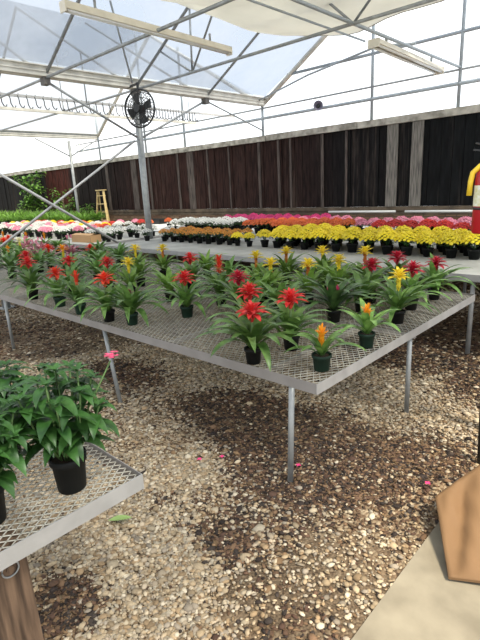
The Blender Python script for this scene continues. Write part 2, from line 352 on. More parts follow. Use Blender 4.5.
# ------------------------------------------------------------------ steel frame
GX, RX, GZ = -7.76, -3.3, 3.46
def zroof(x): return GZ+.57*(x-GX)
def pipe_part(name, a, b, r, parent, m=None): return MB().tube([a,b], r, 10).build(name, m or M['galv'], parent)
def truss(y, label, chord=True, webs_=False):
    t = thing('roof_truss', label, 'truss', (0,0,0))
    if chord: pipe_part('bottom_chord', (-15.0,y,GZ), (1.1,y,GZ), .021, t)
    R = 2*RX-GX
    pipe_part('rafter', (GX,y,GZ+.02), (RX,y,zroof(RX)), .024, t); pipe_part('rafter', (R,y,GZ+.02), (RX,y,zroof(RX)), .024, t)
    pipe_part('rafter', (GX,y,GZ+.02), (GX-4.2,y,zroof(GX+4.2)), .024, t)
    if chord: pipe_part('rafter', (-15.1,y,GZ+.02), (GX-4.2,y,zroof(GX+4.2)), .03, t)
    if webs_:
        webs = [((-6.95,3.92),(-6.19,GZ)),((-6.15,4.36),(-6.19,GZ)),((-5.0,5.0),(-6.19,GZ)),((-5.0,5.0),(-3.3,GZ)),((-1.6,5.0),(-3.3,GZ)),((-.5,4.4),(-.5,GZ))]
        for a, b in webs: pipe_part('web_brace', (a[0],y,a[1]), (b[0],y,b[1]), .016, t)
        pipe_part('web_brace', (GX-1.7,y,zroof(GX+1.7)), (GX-1.7,y,GZ), .014, t)
    MB().box(GX-.07,GX+.07,y-.05,y+.05,GZ-.10,GZ+.02).build('node_bracket', mat('dark_bracket',(.14,.13,.12),.7), t)
    return t
truss(3.95, 'grey pipe truss nearest the camera, meeting the gutter at upper left')
truss(5.64, 'long grey pipe truss above the fan post', webs_=True)
truss(7.38, 'thin truss between the fan post and the end wall', chord=False)
# gable end
gt = thing('gable_frame', 'steel pipe gable frame standing above the dark plank wall', 'frame', (0,wy,0))
def gp(n, a, b, r, m='pipe'): return MB().tube([(a[0],0,a[1]),(b[0],0,b[1])], r, 8).build(n, M[m], gt)
gp('end_rafter', (GX,3.48), (RX,6.2), .05, 'gut'); gp('end_rafter', (1.16,3.48), (RX,6.2), .05, 'gut'); gp('end_rafter', (GX,3.48), (GX-4.0,5.85), .04, 'gut'); gp('end_rafter', (-15.1,3.48), (GX-4.0,5.85), .05, 'gut')
for xx, zt in ((GX,3.47),(-4.95,5.3),(-3.3,6.2),(-.8,4.7),(-10.6,5.3),(-12.4,6.0),(-15.0,4.5)): gp('upright', (xx,2.79), (xx,zt), .03)
gp('horizontal_rail', (-16.5,3.19), (1.1,3.19), .032); gp('horizontal_rail', (-16.5,3.41), (1.1,3.41), .018, 'galv'); gp('horizontal_rail', (-7.0,3.99), (1.1,3.99), .03)
# gutters
def gutter(x, y0, y1, label):
    o = MB().box(x-.10,x+.10,y0,y1,GZ+.01,GZ+.03).box(x-.10,x-.085,y0,y1,GZ+.03,GZ+.16).box(x+.085,x+.10,y0,y1,GZ+.03,GZ+.16).box(x+.10,x+.14,y0,y1,GZ+.145,GZ+.16).box(x+.06,x+.115,y0,y1,GZ+.07,GZ+.085).build('roof_gutter', M['gut'])
    tag(o, label, 'gutter')
gutter(GX, -1, wy, 'cream metal gutter running to the end wall over the fan')
gutter(-15.1, 0, wy, 'far metal gutter over the left-hand bay')
# posts in the gutter line
def post(x, y, label, r=.062, top=GZ, z0=0):
    t = thing('steel_post', label, 'post', (x,y,0))
    MB().tube([(0,0,z0),(0,0,top-.09)], r, 14).build('pole', M['galv'], t)
    MB().box(-.11,.11,-.11,.11,0,.015).build('base_plate', M['galv'], t)
    return t
p1 = post(GX, 5.64, 'tall galvanised post carrying the fan, behind the white mums')
pipe_part('knee_brace', (0,0,2.62), (0,-1.69,GZ-.04), .020, p1); pipe_part('knee_brace', (0,0,2.62), (0,1.74,GZ-.04), .020, p1)
p2 = post(GX, 2.75, 'galvanised post of the gutter line outside the left edge')
p3 = post(-15.0, 8.12, 'thin pale post beside the wooden stepladder', .045)
pipe_part('knee_brace', (0,0,2.9), (0,-1.1,GZ-.04), .018, p3); pipe_part('knee_brace', (0,0,2.9), (0,1.0,GZ-.04), .018, p3)
tag(MB().tube([(GX-.09,2.75,2.23),(GX-.09,5.50,.42)], .022, 10).build('cross_brace', M['alu']), 'grey pipe brace sloping down from the left edge onto the bench', 'brace')
tag(MB().tube([(GX-.15,5.62,2.60),(GX-.15,2.88,.95)], .020, 10).build('cross_brace', M['alu']), 'grey pipe brace sloping down leftwards from the fan post', 'brace')
tag(MB().tube([(GX,9.18,2.93),(GX,7.40,3.42)], .016, 8).build('corner_brace', M['galv']), 'thin brace from gutter down to the corner upright above the wall', 'brace')
tag(MB().tube([(GX+.02,5.60,3.50),(-6.37,4.36,4.25)], .016, 8).build('roof_brace', M['pipe']), 'dark diagonal brace rising from the top of the fan post', 'brace')
# longitudinal tie and purlins
tag(MB().tube([(RX,-1,GZ+.04),(RX,wy,GZ-.02)], .022, 8).build('tie_pipe', M['pipe']), 'long tie pipe passing above the small light fixture to the end wall', 'pipe')
tag(MB().tube([(-5.2,1,zroof(-5.2)+.03),(-5.2,wy,zroof(-5.2)+.03)], .018, 8).build('roof_purlin', M['pipe']), 'purlin high under the blue roof film', 'pipe')
tag(MB().tube([(-3.9,2,3.62),(-3.9,7.0,3.62)], .014, 8).build('cloth_wire_pipe', M['pipe']), 'thin dark pipe below the shade cloth beside the tie pipe', 'pipe')
tag(MB().tube([(GX+.05,9.0,3.55),(-5.7,8.1,3.62),(-3.9,7.4,3.62),(-3.3,7.38,3.52)], .018, 8).build('corner_strut', M['pipe']), 'bent pipe from gutter corner to the small light fixture', 'pipe')
# roof film
def roof_plane(name, xa, za, xb, zb, m):
    o = MB().add([(xa,-3,za),(xb,-3,zb),(xb,wy,zb),(xa,wy,za)], [(0,1,2,3)]).build(name, M[m]); return struct(o)
rf = roof_plane('ceiling', GX+.1, GZ+.19, RX, 6.06, 'film')
struct(roof_plane('ceiling_right', RX, 6.06, 1.2, GZ+.14, 'film')); struct(roof_plane('ceiling_left', GX-.1, GZ+.19, GX-4.3, 6.0, 'filmclear')); struct(roof_plane('ceiling_far_left', GX-4.3, 6.0, -15, GZ+.1, 'filmclear'))
# shade cloth
def cloth():
    b = MB(); nx, ny = 26, 26; x0, x1 = -5.6, .3
    vs = []
    for j in range(ny+1):
        for i in range(nx+1):
            u, v = i/nx, j/ny
            x = x0+(x1-x0)*u; ye = 6.0+1.15*math.sin(min(u*3.2,1)*PI/2)+.2*math.sin(u*14)
            y = 1.6+(ye-1.6)*v
            z = 4.07-.28*math.sin(PI*min(u*1.8,1))*(.5+.5*v)-.10*math.sin(PI*((v*3) % 1))+.02*math.sin(u*31+v*9)
            if u < .08: z += .12*(1-u/.08)
            vs.append((x,y,z))
    W = nx+1; fs = [(j*W+i, j*W+i+1, (j+1)*W+i+1, (j+1)*W+i) for j in range(ny) for i in range(nx)]
    b.add(vs, fs, True); o = b.build('shade_cloth', M['cloth'])
    md = o.modifiers.new('thick', 'SOLIDIFY'); md.thickness = .004
    tag(o, 'cream shade cloth sagging under the roof at the top of the view', 'shade cloth')
    # rolled hem
    hem = MB().tube([vs[ny*W+i] for i in range(W)], .012, 6).build('hem', mat('dusty_hem',(.28,.25,.18),.9), o)
cloth()
# light fixtures
def fixture(name, label, loc, L, rz, tilt, tubes):
    t = thing(name, label, 'light fixture', loc, rz=rz)
    t.rotation_euler = (tilt, 0, rz)
    b = MB(); h = L/2
    prof = [(-.055,0),(-.035,.075),(.035,.075),(.055,0),(.045,-.004),(.028,.05),(-.028,.05),(-.045,-.004)]
    vs = [(x,y,z) for y in (-h,h) for x, z in prof]; n = len(prof)
    b.add(vs, [(k,(k+1)%n,(k+1)%n+n,k+n) for k in range(n)]+[tuple(range(n)),tuple(range(2*n-1,n-1,-1))])
    b.build('housing', M['cream'], t)
    e = MB().box(-.05,.05,-h-.012,-h,-.03,.07).build('end_cap', M['cream'], t); e = MB().box(-.05,.05,h,h+.012,-.03,.07).build('end_cap', M['cream'], t)
    for sx in tubes:
        MB().tube([(sx,-h+.02,-.005),(sx,h-.02,-.005)], .015, 10).build('fluorescent_tube', M['tube'], t)
    for sy in (-h*.7, h*.7): MB().bar((0,sy,.07),(0,sy,.17),.02,.02).build('hanger', M['galv'], t)
    return t
fixture('strip_light', 'long cream fluorescent fixture hanging at upper left below the roof film', (-4.93,4.02,3.44), 2.5, .06, 0, (-.022,.022))
fixture('strip_light', 'shorter-looking fluorescent fixture with bare tubes hanging at upper right', (-3.40,7.45,3.33), 2.45, .05, 0, (-.03,.03)).scale = (1.6,1,1)
# fan
fan = thing('ventilation_fan', 'round black caged fan hanging at the top of the galvanised post', 'fan', (-7.40,5.44,3.08))
fan.rotation_euler = (0,0,math.radians(18))
fr = .31
cage = MB()
for yy, rs in ((-.08,(.10,.19,.27)),(.08,(.10,.19,.27)),(0,(fr,))):
    for r in rs: cage.tube([(r*math.cos(2*PI*k/28), yy, r*math.sin(2*PI*k/28)) for k in range(29)], .006 if r < .3 else .016, 5, cap=False)
for k in range(32):
    a = 2*PI*k/32; c_, s_ = math.cos(a), math.sin(a)
    for sg in (-1,1): cage.tube([(.05*c_,sg*.09,.05*s_),(.27*c_,sg*.08,.27*s_),(fr*c_,0,fr*s_)], .004, 4)
cage.build('cage', M['black'], fan)
m_ = MB(); m_.tube([(0,-.10,0),(0,.10,0)], .065, 14); m_.build('motor', M['black'], fan)
for k in range(4):
    b = MB(); a = PI/2*k+.3
    c_, s_ = math.cos(a), math.sin(a)
    vs = [(c_*r-s_*q, .035*q/.09+.0, s_*r+c_*q) for r, q in ((.05,-.03),(.24,-.09),(.26,0),(.24,.09),(.05,.03))]
    b.add(vs+[(v[0],v[1]+.006,v[2]) for v in vs], [(0,1,2,3,4),(9,8,7,6,5)]+[(i,(i+1)%5,(i+1)%5+5,i+5) for i in range(5)]); b.build('fan_blade', M['black'], fan)
MB().bar((0,0,.32),(0,0,.42),.03,.03).bar((0,0,.40),(-.34,.16,.40),.03,.03).build('bracket', M['black'], fan)
# horn speaker
sp = thing('horn_speaker', 'small grey horn loudspeaker on the gable rail above the wall', 'loudspeaker', (-6.18,wy-.02,3.22))
sp.rotation_euler = (0,0,.55)
b = MB(); prof = [(.028,.03),(.03,-.06),(.05,-.13),(.09,-.19),(.10,-.195),(.085,-.185),(.04,-.12)]
vs = [(r*math.cos(2*PI*k/18), z, r*math.sin(2*PI*k/18)) for r, z in prof for k in range(18)]
b.add(vs, [(i*18+k,i*18+(k+1)%18,(i+1)*18+(k+1)%18,(i+1)*18+k) for i in range(6) for k in range(18)], True)
b.build('horn', mat('purple_grey_horn',(.16,.15,.20),.5), sp)
MB().tube([(0,-.14,0),(0,-.05,0)], .035, 10).tube([(0,.0,0),(0,.06,0)], .05, 12).build('driver', M['black'], sp)
MB().bar((0,0,0),(0.12,.05,0),.02,.03).build('bracket', M['galv'], sp)
# hanging rail with hooks
hr = thing('hanging_basket_rail', 'overhead rail with a row of dark hanging hooks at upper left', 'rail', (-10.0,0,0))
MB().box(-.02,.02,3.2,10.6,3.58,3.63).build('upper_bar', M['alu'], hr); MB().box(-.025,.025,3.0,9.1,3.33,3.38).build('lower_bar', M['gut'], hr)
yy = 3.3
while yy < 9.1:
    q = MB(); s = rr.uniform(.85,1.1)
    q.tube([(0,yy,3.64),(0.02,yy-.03,3.60),(0,yy,3.54),(0,yy,3.54-.08*s),(0,yy+.03,3.54-.14*s),(0,yy+.07,3.54-.15*s),(0,yy+.09,3.54-.11*s)], .011, 5); q.build('hook', M['black'], hr)
    yy += .17 if yy < 7.2 else .09
for yy in (3.6,5.4,7.2,8.9): MB().tube([(0,yy,3.36),(0,yy,3.6)], .012, 6).tube([(0,yy,3.62),(0,yy,4.7)], .008, 6).build('drop_rod', M['galv'], hr)

# ------------------------------------------------------------------ benches
def expanded_mesh(x0, x1, y0, y1, z, px_=.026, py_=.052, w=.0034, h=.003):
    # diamond mesh: zigzag strands, neighbouring strands meet at the knuckles
    nx = int((x1-x0)/(px_/2)); ny = int((y1-y0)/(py_/2))
    A, B = [], []
    i = np.arange(nx); 
    for j in range(ny):
        # strand j zigzags in y between rows j and j+1
        a = np.stack([x0+i*(x1-x0)/nx, y0+(j+((i+j) % 2))*(y1-y0)/ny], 1); b = np.stack([x0+(i+1)*(x1-x0)/nx, y0+(j+((i+1+j) % 2))*(y1-y0)/ny], 1)
        A.append(a); B.append(b)
    A = np.concatenate(A); B = np.concatenate(B); n = len(A)
    d = B-A; d /= np.linalg.norm(d, axis=1)[:,None]; nrm = np.stack([-d[:,1], d[:,0]], 1)*w/2
    V = np.zeros((n,8,3))
    for k, (P_, s, zz) in enumerate(((A,-1,0),(A,1,0),(B,1,0),(B,-1,0),(A,-1,h),(A,1,h),(B,1,h),(B,-1,h))):
        V[:,k,:2] = P_+nrm*s; V[:,k,2] = z-h+zz
    fi = np.array([(4,5,6,7)[::-1],(0,1,2,3),(0,3,7,4),(1,5,6,2)])
    me = bpy.data.meshes.new('expanded_mesh'); me.vertices.add(n*8); me.vertices.foreach_set('co', V.reshape(-1).astype(np.float32))
    idx = (fi[None]+(np.arange(n)*8)[:,None,None]).reshape(-1); nf = n*4
    me.loops.add(nf*4); me.loops.foreach_set('vertex_index', idx.astype(np.int32)); me.polygons.add(nf); me.polygons.foreach_set('loop_start', (np.arange(nf)*4).astype(np.int32))
    me.update(calc_edges=True); me.validate(); me.materials.append(M['mesh']); return me
LEAN = {(-3.40,1.922):(.20,-.05), (-1.48,1.922):(.0,-.035)}   # legs that stand a little out of plumb
def mesh_bench(label, x0, x1, y0, y1, z, legs, pitch_, near=False, legs_z=None):
    t = thing('mesh_bench', label, 'bench', (x0 if False else x1, y0, 0))
    ox, oy = x1, y0
    me = expanded_mesh(x0-ox, 0, 0, y1-oy, z, *pitch_)
    o = bpy.data.objects.new('mesh_top', me); C.objects.link(o); o.parent = t
    th = .004; h = .060; zt = z+.014
    def rail(n, a, b, c, d, m): MB().box(a-ox,b-ox,c-oy,d-oy,zt-h,zt).build(n, M[m], t)
    rail('front_rail', x0,x1,y0-th,y0,'rail'); rail('back_rail', x0,x1,y1,y1+th,'rail'); rail('end_rail', x1,x1+th,y0-th,y1+th,'alu'); rail('end_rail', x0-th,x0,y0-th,y1+th,'alu')  # front and back take the shade-darkened grey, the lit ends the brighter one
    xx = x0+.5
    while xx < x1-.2:
        MB().box(xx-ox,xx+.025-ox,0,y1-oy,z-.034,z-.0035).build('cross_bar', M['rail'], t); xx += .9
    MB().box(x0-ox,-.002,(y1-y0)/2-.015,(y1-y0)/2+.015,z-.064,z-.0345).build('centre_bar', M['rail'], t)
    for lx, ly in legs:
        fx, fy = LEAN.get((lx,ly),(0,0))
        MB().tube([(lx-ox+fx,ly-oy+fy,-.02),(lx-ox,ly-oy,z-.036)], .017, 12).build('leg', M['galv'], t)
    return t
Z1 = .638
mesh_bench('long expanded-metal bench in the middle carrying the bromeliads', -7.58,-1.30,1.90,4.32,Z1,
    [(-1.48,1.922),(-1.335,3.10),(-3.40,1.922),(-5.45,1.922),(-7.4,1.922),(-3.1,4.28),(-5.4,4.28),(-7.4,4.28)], (.042,.060,.0032,.003))
mesh_bench('further expanded-metal bench at the far left under pink-leaved and orange bromeliads', -12.2,-8.08,1.90,4.32,Z1,
    [(-8.2,1.922),(-12.0,1.922),(-8.2,4.28),(-12.0,4.28)], (.042,.060,.0032,.003))
mesh_bench('near expanded-metal bench at lower left holding the leafy pink-flowered plants', -4.2,-1.35,-.7,.835,Z1,
    [(-3.0,.80),(-3.0,-.66),(-1.5,-.66)], (.034,.044,.0036,.003))
wp = tag(MB().box(-1.52,-1.42,.27,.42,0,.595).build('wooden_post', M['postwood']), 'weathered brown timber post under the near bench corner', 'post')
ring = MB().tube([(-1.4155, .365+.026*math.cos(2*PI*k/20), .525+.026*math.sin(2*PI*k/20)) for k in range(21)], .003, 6, cap=False).build('metal_ring', M['galv'], wp)
MB().tube([(-1.42,.365,.525),(-1.412,.365,.525)], .012, 10).build('bolt_head', M['postwood'], wp)
def flat_bench(name, label, x0, x1, y0, y1, z, m, legs):
    t = thing(name, label, 'bench', (x1,y0,0)); ox, oy = x1, y0
    MB().box(x0-ox,0,0,y1-oy,z-.012,z).build('bench_top', M[m], t)
    MB().box(x0-ox,0,-.004,0,z-.06,z+.004).build('front_rail', M['alu'], t); MB().box(0,.004,0,y1-oy,z-.06,z+.004).build('end_rail', M['alu'], t)
    MB().box(x0-ox,0,y1-oy,y1-oy+.004,z-.06,z+.004).build('back_rail', M['alu'], t)
    for lx, ly in legs:
        MB().tube([(lx-ox,ly-oy,0),(lx-ox,ly-oy,z-.012)], .022, 12).build('leg', M['galv'], t)
Z2 = .78
def lg(x0, x1, y0, y1, st=1.9):
    r = []; x = x1-.1
    while x > x0: r += [(x,y0+.05),(x,y1-.05)]; x -= st
    return r
flat_bench('flat_bench', 'grey fabric-topped bench holding the yellow and orange mums', -7.66,.3,4.52,6.62,Z2,'bench',[(-1.40,4.58),(-3.3,4.58),(-5.2,4.58),(-7.1,4.58),(-1.4,6.5),(-3.3,6.5),(-5.2,6.5),(-7.1,6.5)])
flat_bench('flat_bench', 'pale bench against the wall holding the red, pink and magenta mums', -11.5,.3,6.80,8.85,Z2,'benchfar',lg(-11.5,.3,6.8,8.85,2.4))
flat_bench('flat_bench', 'grey bench left of the fan post holding the white mums and cardboard box', -12.6,-8.02,4.45,6.62,Z2,'bench',lg(-12.6,-8.02,4.45,6.62,2.2))
flat_bench('flat_bench', 'far left bench covered with mixed mums and green ferns', -22.,-12.7,4.6,8.0,Z2,'bench',lg(-22.,-12.7,4.6,8.,3))
# ------------------------------------------------------------------ pots and plants
def pot_parts(root, r=.055, h=.095, m='potblack', n=20):
    b = MB(); b.lathe([(0,0),(r*.76,0),(r*.80,.004),(r*.93,h*.80),(r*1.0,h*.80),(r*1.04,h*.82),(r*1.06,h*.99),(r*1.03,h),(r*.96,h*.99),(r*.92,h*.86)], n)
    p = b.build('pot', M[m], root)
    MB().lathe([(0,h*.88),(r*.5,h*.89),(r*.93,h*.86)], n).build('soil', M['soil'], p)
    return p
def bromeliad(loc, kind, h=.36, spread=1., nl=20, label='', col=None, pot='potblack', leafm='leaf', seed=0, group=None):
    R = random.Random(seed*17+5); hz = .095
    nl += 4 if spread > .88 else 0; t = thing('bromeliad', label, 'plant', (loc[0],loc[1],loc[2] if len(loc) > 2 else Z1), group, R.uniform(0,6.28))
    pot_parts(t, .054*(.95+.1*R.random()), hz, pot)
    b = MB()
    for k in range(nl):
        q = k/(nl-1); az = k*2.399+R.uniform(-.25,.25)
        e0 = math.radians(54+32*q+R.uniform(-8,8)); e1 = math.radians(-48+66*q+R.uniform(-14,14))
        L = (.37-.09*q+R.uniform(-.04,.04))*spread
        b.leaf((.012*math.cos(az),.012*math.sin(az),hz*.88+.03*q), az, e0, e1, L, .055*(.85+.25*R.random())*(.7+.3*spread), 9, .14, w0=.55, twist=R.uniform(-.35,.35), peak=.4)
    b.build('leaves', M[leafm], t)
    if kind == 'none': return t
    st = MB(); st.tube([(0,0,hz*.9),(0,0,h-.06)], .008, 6)
    f = MB()
    def brs(n, z, e, L, w, r=.006, de=.15, droop=.5, ph=0):
        for k in range(n):
            az = ph+2*PI*k/n+R.uniform(-.2,.2)
            ee = e+R.uniform(-de,de); f.leaf((r*math.cos(az),r*math.sin(az),z), az, ee+.25, ee-droop, L*R.uniform(.85,1.12), w*R.uniform(.85,1.1), 5, .2, w0=.6, peak=.45)
    cm = {'star':'red','spike':'scarlet','plume':'yellow','small':'orange','cup':'magentabract','purple':'purple'}[kind] if col is None else col
    if kind == 'star':
        brs(8, h-.055, .30, .105, .038, droop=.75); brs(8, h-.040, .55, .098, .036, ph=.4, droop=.7); brs(7, h-.030, .85, .078, .028, ph=.2, droop=.6); brs(5, h-.015, 1.15, .055, .022, droop=.4)
        for i in range(2): brs(3, h-.10+.02*i, 1.0, .06, .024, de=.1, droop=.4, ph=i)
    elif kind == 'spike':
        for i in range(8): brs(5, h-.11+i*.017, .55+.08*i, .062, .016, droop=.5, ph=i*.8)
        brs(5, h, 1.25, .06, .014)
    elif kind == 'plume':
        brs(8, h-.035, .25, .088, .032, droop=.5); brs(8, h-.022, .6, .082, .030, droop=.45, ph=.5); brs(7, h-.010, .95, .072, .026, droop=.4)
        brs(4, h+.005, 1.2, .045, .016)
        g2 = MB(); f, keep = g2, f
        for i in range(4): brs(3, h-.13+i*.022, 1.2, .055, .026, de=.06, droop=.1, ph=i)
        f = keep; g2.build('lower_bracts', M['bronze' if col in (None,'yellow') and seed % 2 else 'yellow'], t)
    elif kind == 'small':
        brs(6, h-.07, .95, .060, .022, droop=.35); brs(5, h-.05, 1.2, .055, .020, droop=.2); brs(3, h-.035, 1.4, .045, .015, droop=.1)
        for i in range(3): brs(4, h-.13+.02*i, 1.25, .06, .024, de=.08, droop=.15, ph=i)
    elif kind == 'cup':
        for q in ((.03,0),(-.03,.02),(0,-.03)):
            o = len(f.v); brs(5, h-.05, 1.25, .06, .022, droop=.1)
            for i in range(o, len(f.v)): v = f.v[i]; f.v[i] = (v[0]+q[0], v[1]+q[1], v[2])
    elif kind == 'purple':
        brs(9, h-.05, .6, .045, .02); brs(8, h-.04, 1.0, .04, .018); brs(5, h-.03, 1.3, .03, .012)
    f.build('flower_bracts', M[cm], t); st.build('flower_stem', M['stem'], t)
    return t
BR = [
 # x, y, kind, height, spread, leaves, colour, pot, leaf, label
 (-1.80,1.97,'star',.350,1.12,24,'red','potblack','leaf','large red-flowered bromeliad in black pot at the bench front edge, second from the near corner'),
 (-2.12,2.31,'star',.365,1.0,20,'red','potblack','leaf','red bromeliad right behind the large front-edge one'),
 (-1.76,2.29,'star',.365,1.0,20,'red','potblack','leaf','broad red bromeliad in black pot, third back from the near bench corner'),
 (-1.41,2.11,'small',.262,.72,11,'orange','potgreen','leaf','small orange-tipped bromeliad in green pot, closest to the near bench corner'),
 (-1.40,2.60,'small',.28,.85,13,'orange','potgreen','leaf','small orange bromeliad in green pot beside the bright end rail'),
 (-1.88,2.98,'cup',.27,1.15,22,None,'potblack','leafdark','dark-leaved bromeliad with magenta centre amid the right-hand group'),
 (-4.93,2.03,'star',.42,1.1,20,'red','potblack','leaf','leftmost red bromeliad whose black pot shows on the front edge'),
 (-5.75,2.36,'star',.40,1.0,18,'red','potblack','leaf','red bromeliad touching the leftmost front one from behind'),
 (-4.34,2.03,'star',.355,.95,18,'scarlet','potgreen','leaf','smaller red bromeliad in green pot, second pot along the front edge'),
 (-3.88,1.99,'small',.385,1.0,20,'scarlet','potgreen','leaf','bromeliad with small orange-red cup flower, third pot along the front edge'),
 (-3.43,2.00,'star',.385,1.05,20,'scarlet','potblack','leaf','orange-red bromeliad, fourth pot along the front edge'),
 (-3.17,2.05,'purple',.295,1.15,24,None,'potgreen','leaf','wide bromeliad with small dark purple flower head'),
 (-4.46,2.66,'star',.36,1.0,18,'red','potblack','leaf','red bromeliad behind the fourth front pot'),
 (-2.96,2.45,'star',.362,1.0,20,'red','potgreen','leaf','red bromeliad in green pot standing alone mid-bench'),
 (-3.75,3.20,'star',.37,1.0,18,'red','potblack','leaf','red bromeliad whose flower shows just above the lone mid-bench one'),
 (-3.01,2.90,'spike',.40,1.0,20,'scarlet','potblack','leaf','bromeliad with tall narrow scarlet spike in a black pot'),
 (-2.57,2.68,'star',.36,1.05,20,'crimson','potblack','leaf','deep red bromeliad right of the scarlet spike'),
 (-5.04,3.42,'plume',.36,.9,16,'yellow','potblack','leaflight','left one of two tall yellow bromeliads on bronze stems'),
 (-4.62,3.52,'plume',.37,.9,16,'yellow','potblack','leaflight','right one of two tall yellow bromeliads on bronze stems'),
 (-4.10,2.68,'plume',.36,.85,16,'yellow','potblack','leaflight','low yellow bromeliad behind the purple-headed plant'),
 (-3.05,3.44,'plume',.38,.95,16,'yellow','potblack','leaflight','golden yellow bromeliad between scarlet spike and yellow group'),
 (-2.71,3.25,'plume',.36,1.0,18,'yellow','potblack','leaflight','yellow bromeliad with pale leaves at the left of the yellow group'),
 (-3.05,3.92,'plume',.36,1.0,18,'yellow','potblack','leaflight','yellow bromeliad at the back left of the yellow group'),
 (-2.72,4.10,'plume',.36,1.0,18,'yellow','potblack','leaflight','yellow bromeliad at the back middle of the yellow group'),
 (-2.38,3.36,'plume',.36,1.0,18,'yellow','potblack','leaflight','yellow bromeliad at the front of the yellow group'),
 (-2.26,3.66,'plume',.36,1.0,18,'yellow','potblack','leaflight','yellow bromeliad right behind the front one of the yellow group'),
 (-2.20,4.02,'plume',.39,1.0,20,'yellow','potblack','leaflight','tallest yellow bromeliad at the right of the yellow group'),
 (-1.48,3.20,'plume',.365,1.0,20,'yellow','potblack','leaf','yellow bromeliad by the end rail in front of the crimson ones'),
 (-1.94,3.66,'star',.36,.95,18,'crimson','potblack','leaf','leftmost of the four crimson bromeliads near the bench far end'),
 (-1.93,4.12,'star',.36,.95,18,'crimson','potblack','leaf','rear one of the four crimson bromeliads near the bench far end'),
 (-1.56,3.61,'star',.36,1.0,20,'crimson','potblack','leaf','front one of the four crimson bromeliads near the bench far end'),
 (-1.54,4.03,'star',.345,1.05,20,'crimson','potblack','leaf','rightmost crimson bromeliad at the far bench corner'),
 (-5.02,2.52,'star',.36,.95,18,'red','potblack','leaf','red bromeliad behind the gap between first and second front pots'),
 (-6.10,3.00,'plume',.36,.9,16,'orange','potblack','leaf','amber bromeliad between red ones near the left'),
 (-6.85,3.15,'star',.34,.9,16,'scarlet','potblack','leaf','red bromeliad left of the amber one, far back'),
 (-8.2,3.30,'plume',.36,.9,16,'pale','potblack','leaf','cream-coloured bromeliad far at the left'),
 (-7.42,2.80,'small',.36,.9,16,'orange','potblack','leaf','orange bromeliad at the left edge beside the cream one'),
 (-9.3,3.55,'star',.36,.9,16,'scarlet','potblack','leaf','red bromeliad at the very left back of the bench'),
 (-8.9,3.7,'cup',.36,.9,18,'mum_pink','potblack','leafpink','pink-leaved bromeliad at the far left'),
 (-8.25,3.68,'cup',.36,.9,18,'mum_pink','potblack','leafpink','pink-leaved bromeliad behind the cream one'),
 (-7.3,3.72,'cup',.42,.9,18,'mum_pink','potblack','leafpink','pink-leaved bromeliad nearest the cardboard box'),
 (-10.6,3.95,'small',.38,.9,16,'orange','potblack','leaf','leftmost of three round orange blooms at the back'),
 (-9.7,4.05,'small',.38,.9,16,'orange','potblack','leaf','middle one of three round orange blooms at the back'),
 (-9.0,4.10,'small',.38,.9,16,'orange','potblack','leaf','rightmost of three round orange blooms at the back'),
 (-5.65,3.30,'none',0,1.1,22,None,'potblack','leaf','flowerless green bromeliad in front of the cardboard box'),
 (-5.2,2.95,'none',0,1.0,20,None,'potblack','leaf','flowerless green bromeliad left of the yellow pair'),
 (-4.45,3.05,'none',0,1.0,20,None,'potblack','leaflight','pale flowerless bromeliad below the yellow pair'),
 (-4.1,3.75,'none',0,.95,20,None,'potblack','leaflight','flowerless bromeliad at the back between yellow and red blooms'),
 (-3.45,3.45,'none',0,1.0,20,None,'potblack','leaf','flowerless bromeliad behind the scarlet spike'),
 (-2.60,2.98,'none',0,1.0,20,None,'potblack','leaflight','pale flowerless bromeliad behind the deep red one'),
 (-2.25,2.78,'none',0,1.0,20,None,'potblack','leaf','flowerless bromeliad behind the large front red ones'),
 (-1.85,3.34,'none',0,1.0,20,None,'potblack','leaf','flowerless bromeliad between the yellow one by the rail and the magenta-centred one'),
 (-6.5,2.45,'none',0,1.1,20,None,'potblack','leaf','flowerless bromeliad at the left edge of the bench front'),
 (-7.42,3.2,'cup',.40,1.0,18,'mum_pink','potblack','leafpink','pink-leaved bromeliad just right of the cream one'),
 (-8.6,3.2,'star',.38,1.0,18,'scarlet','potblack','leaf','red bloom left of the cream bromeliad at the left edge'),
 (-6.45,3.6,'star',.30,.9,18,'scarlet','potblack','leaf','low red bromeliad in front of the cardboard box left end'),
 (-7.2,2.85,'none',0,1.1,22,None,'potblack','leaf','flowerless bromeliad left of the far-back red one'),
 (-6.55,2.85,'none',0,1.1,22,None,'potblack','leaf','flowerless bromeliad between the red ones near the left edge'),
 (-5.95,3.75,'none',0,1.1,22,None,'potblack','leaf','flowerless bromeliad at the rear edge below the cardboard box'),
 (-6.9,4.0,'none',0,1.0,22,None,'potblack','leaf','flowerless bromeliad at the rear edge left of the cardboard box'),
 (-8.3,4.0,'none',0,1.0,22,None,'potblack','leaf','flowerless bromeliad under the round orange blooms'),
 (-5.55,2.80,'none',0,1.1,22,None,'potblack','leaf','flowerless bromeliad behind the second pot of the front edge'),
 (-4.70,2.35,'none',0,1.0,18,None,'potblack','leaf','flowerless bromeliad tucked behind the first front pots'),
 (-3.55,2.75,'none',0,1.0,18,None,'potblack','leaflight','flowerless yellowish bromeliad behind the purple-headed one'),
 (-2.90,3.10,'none',0,.95,18,None,'potblack','leaflight','flowerless pale bromeliad at the heart of the yellow group front'),
 (-2.45,3.78,'none',0,1.0,18,None,'potblack','leaflight','flowerless pale bromeliad inside the yellow group'),
]
for i, (x, y, kd, h, s, n, c, p, lf, lb) in enumerate(BR):
    if px(x,y,.9)[0] > -14: bromeliad((x,y), kd, h, s, n, lb, c, p, lf, i+1)

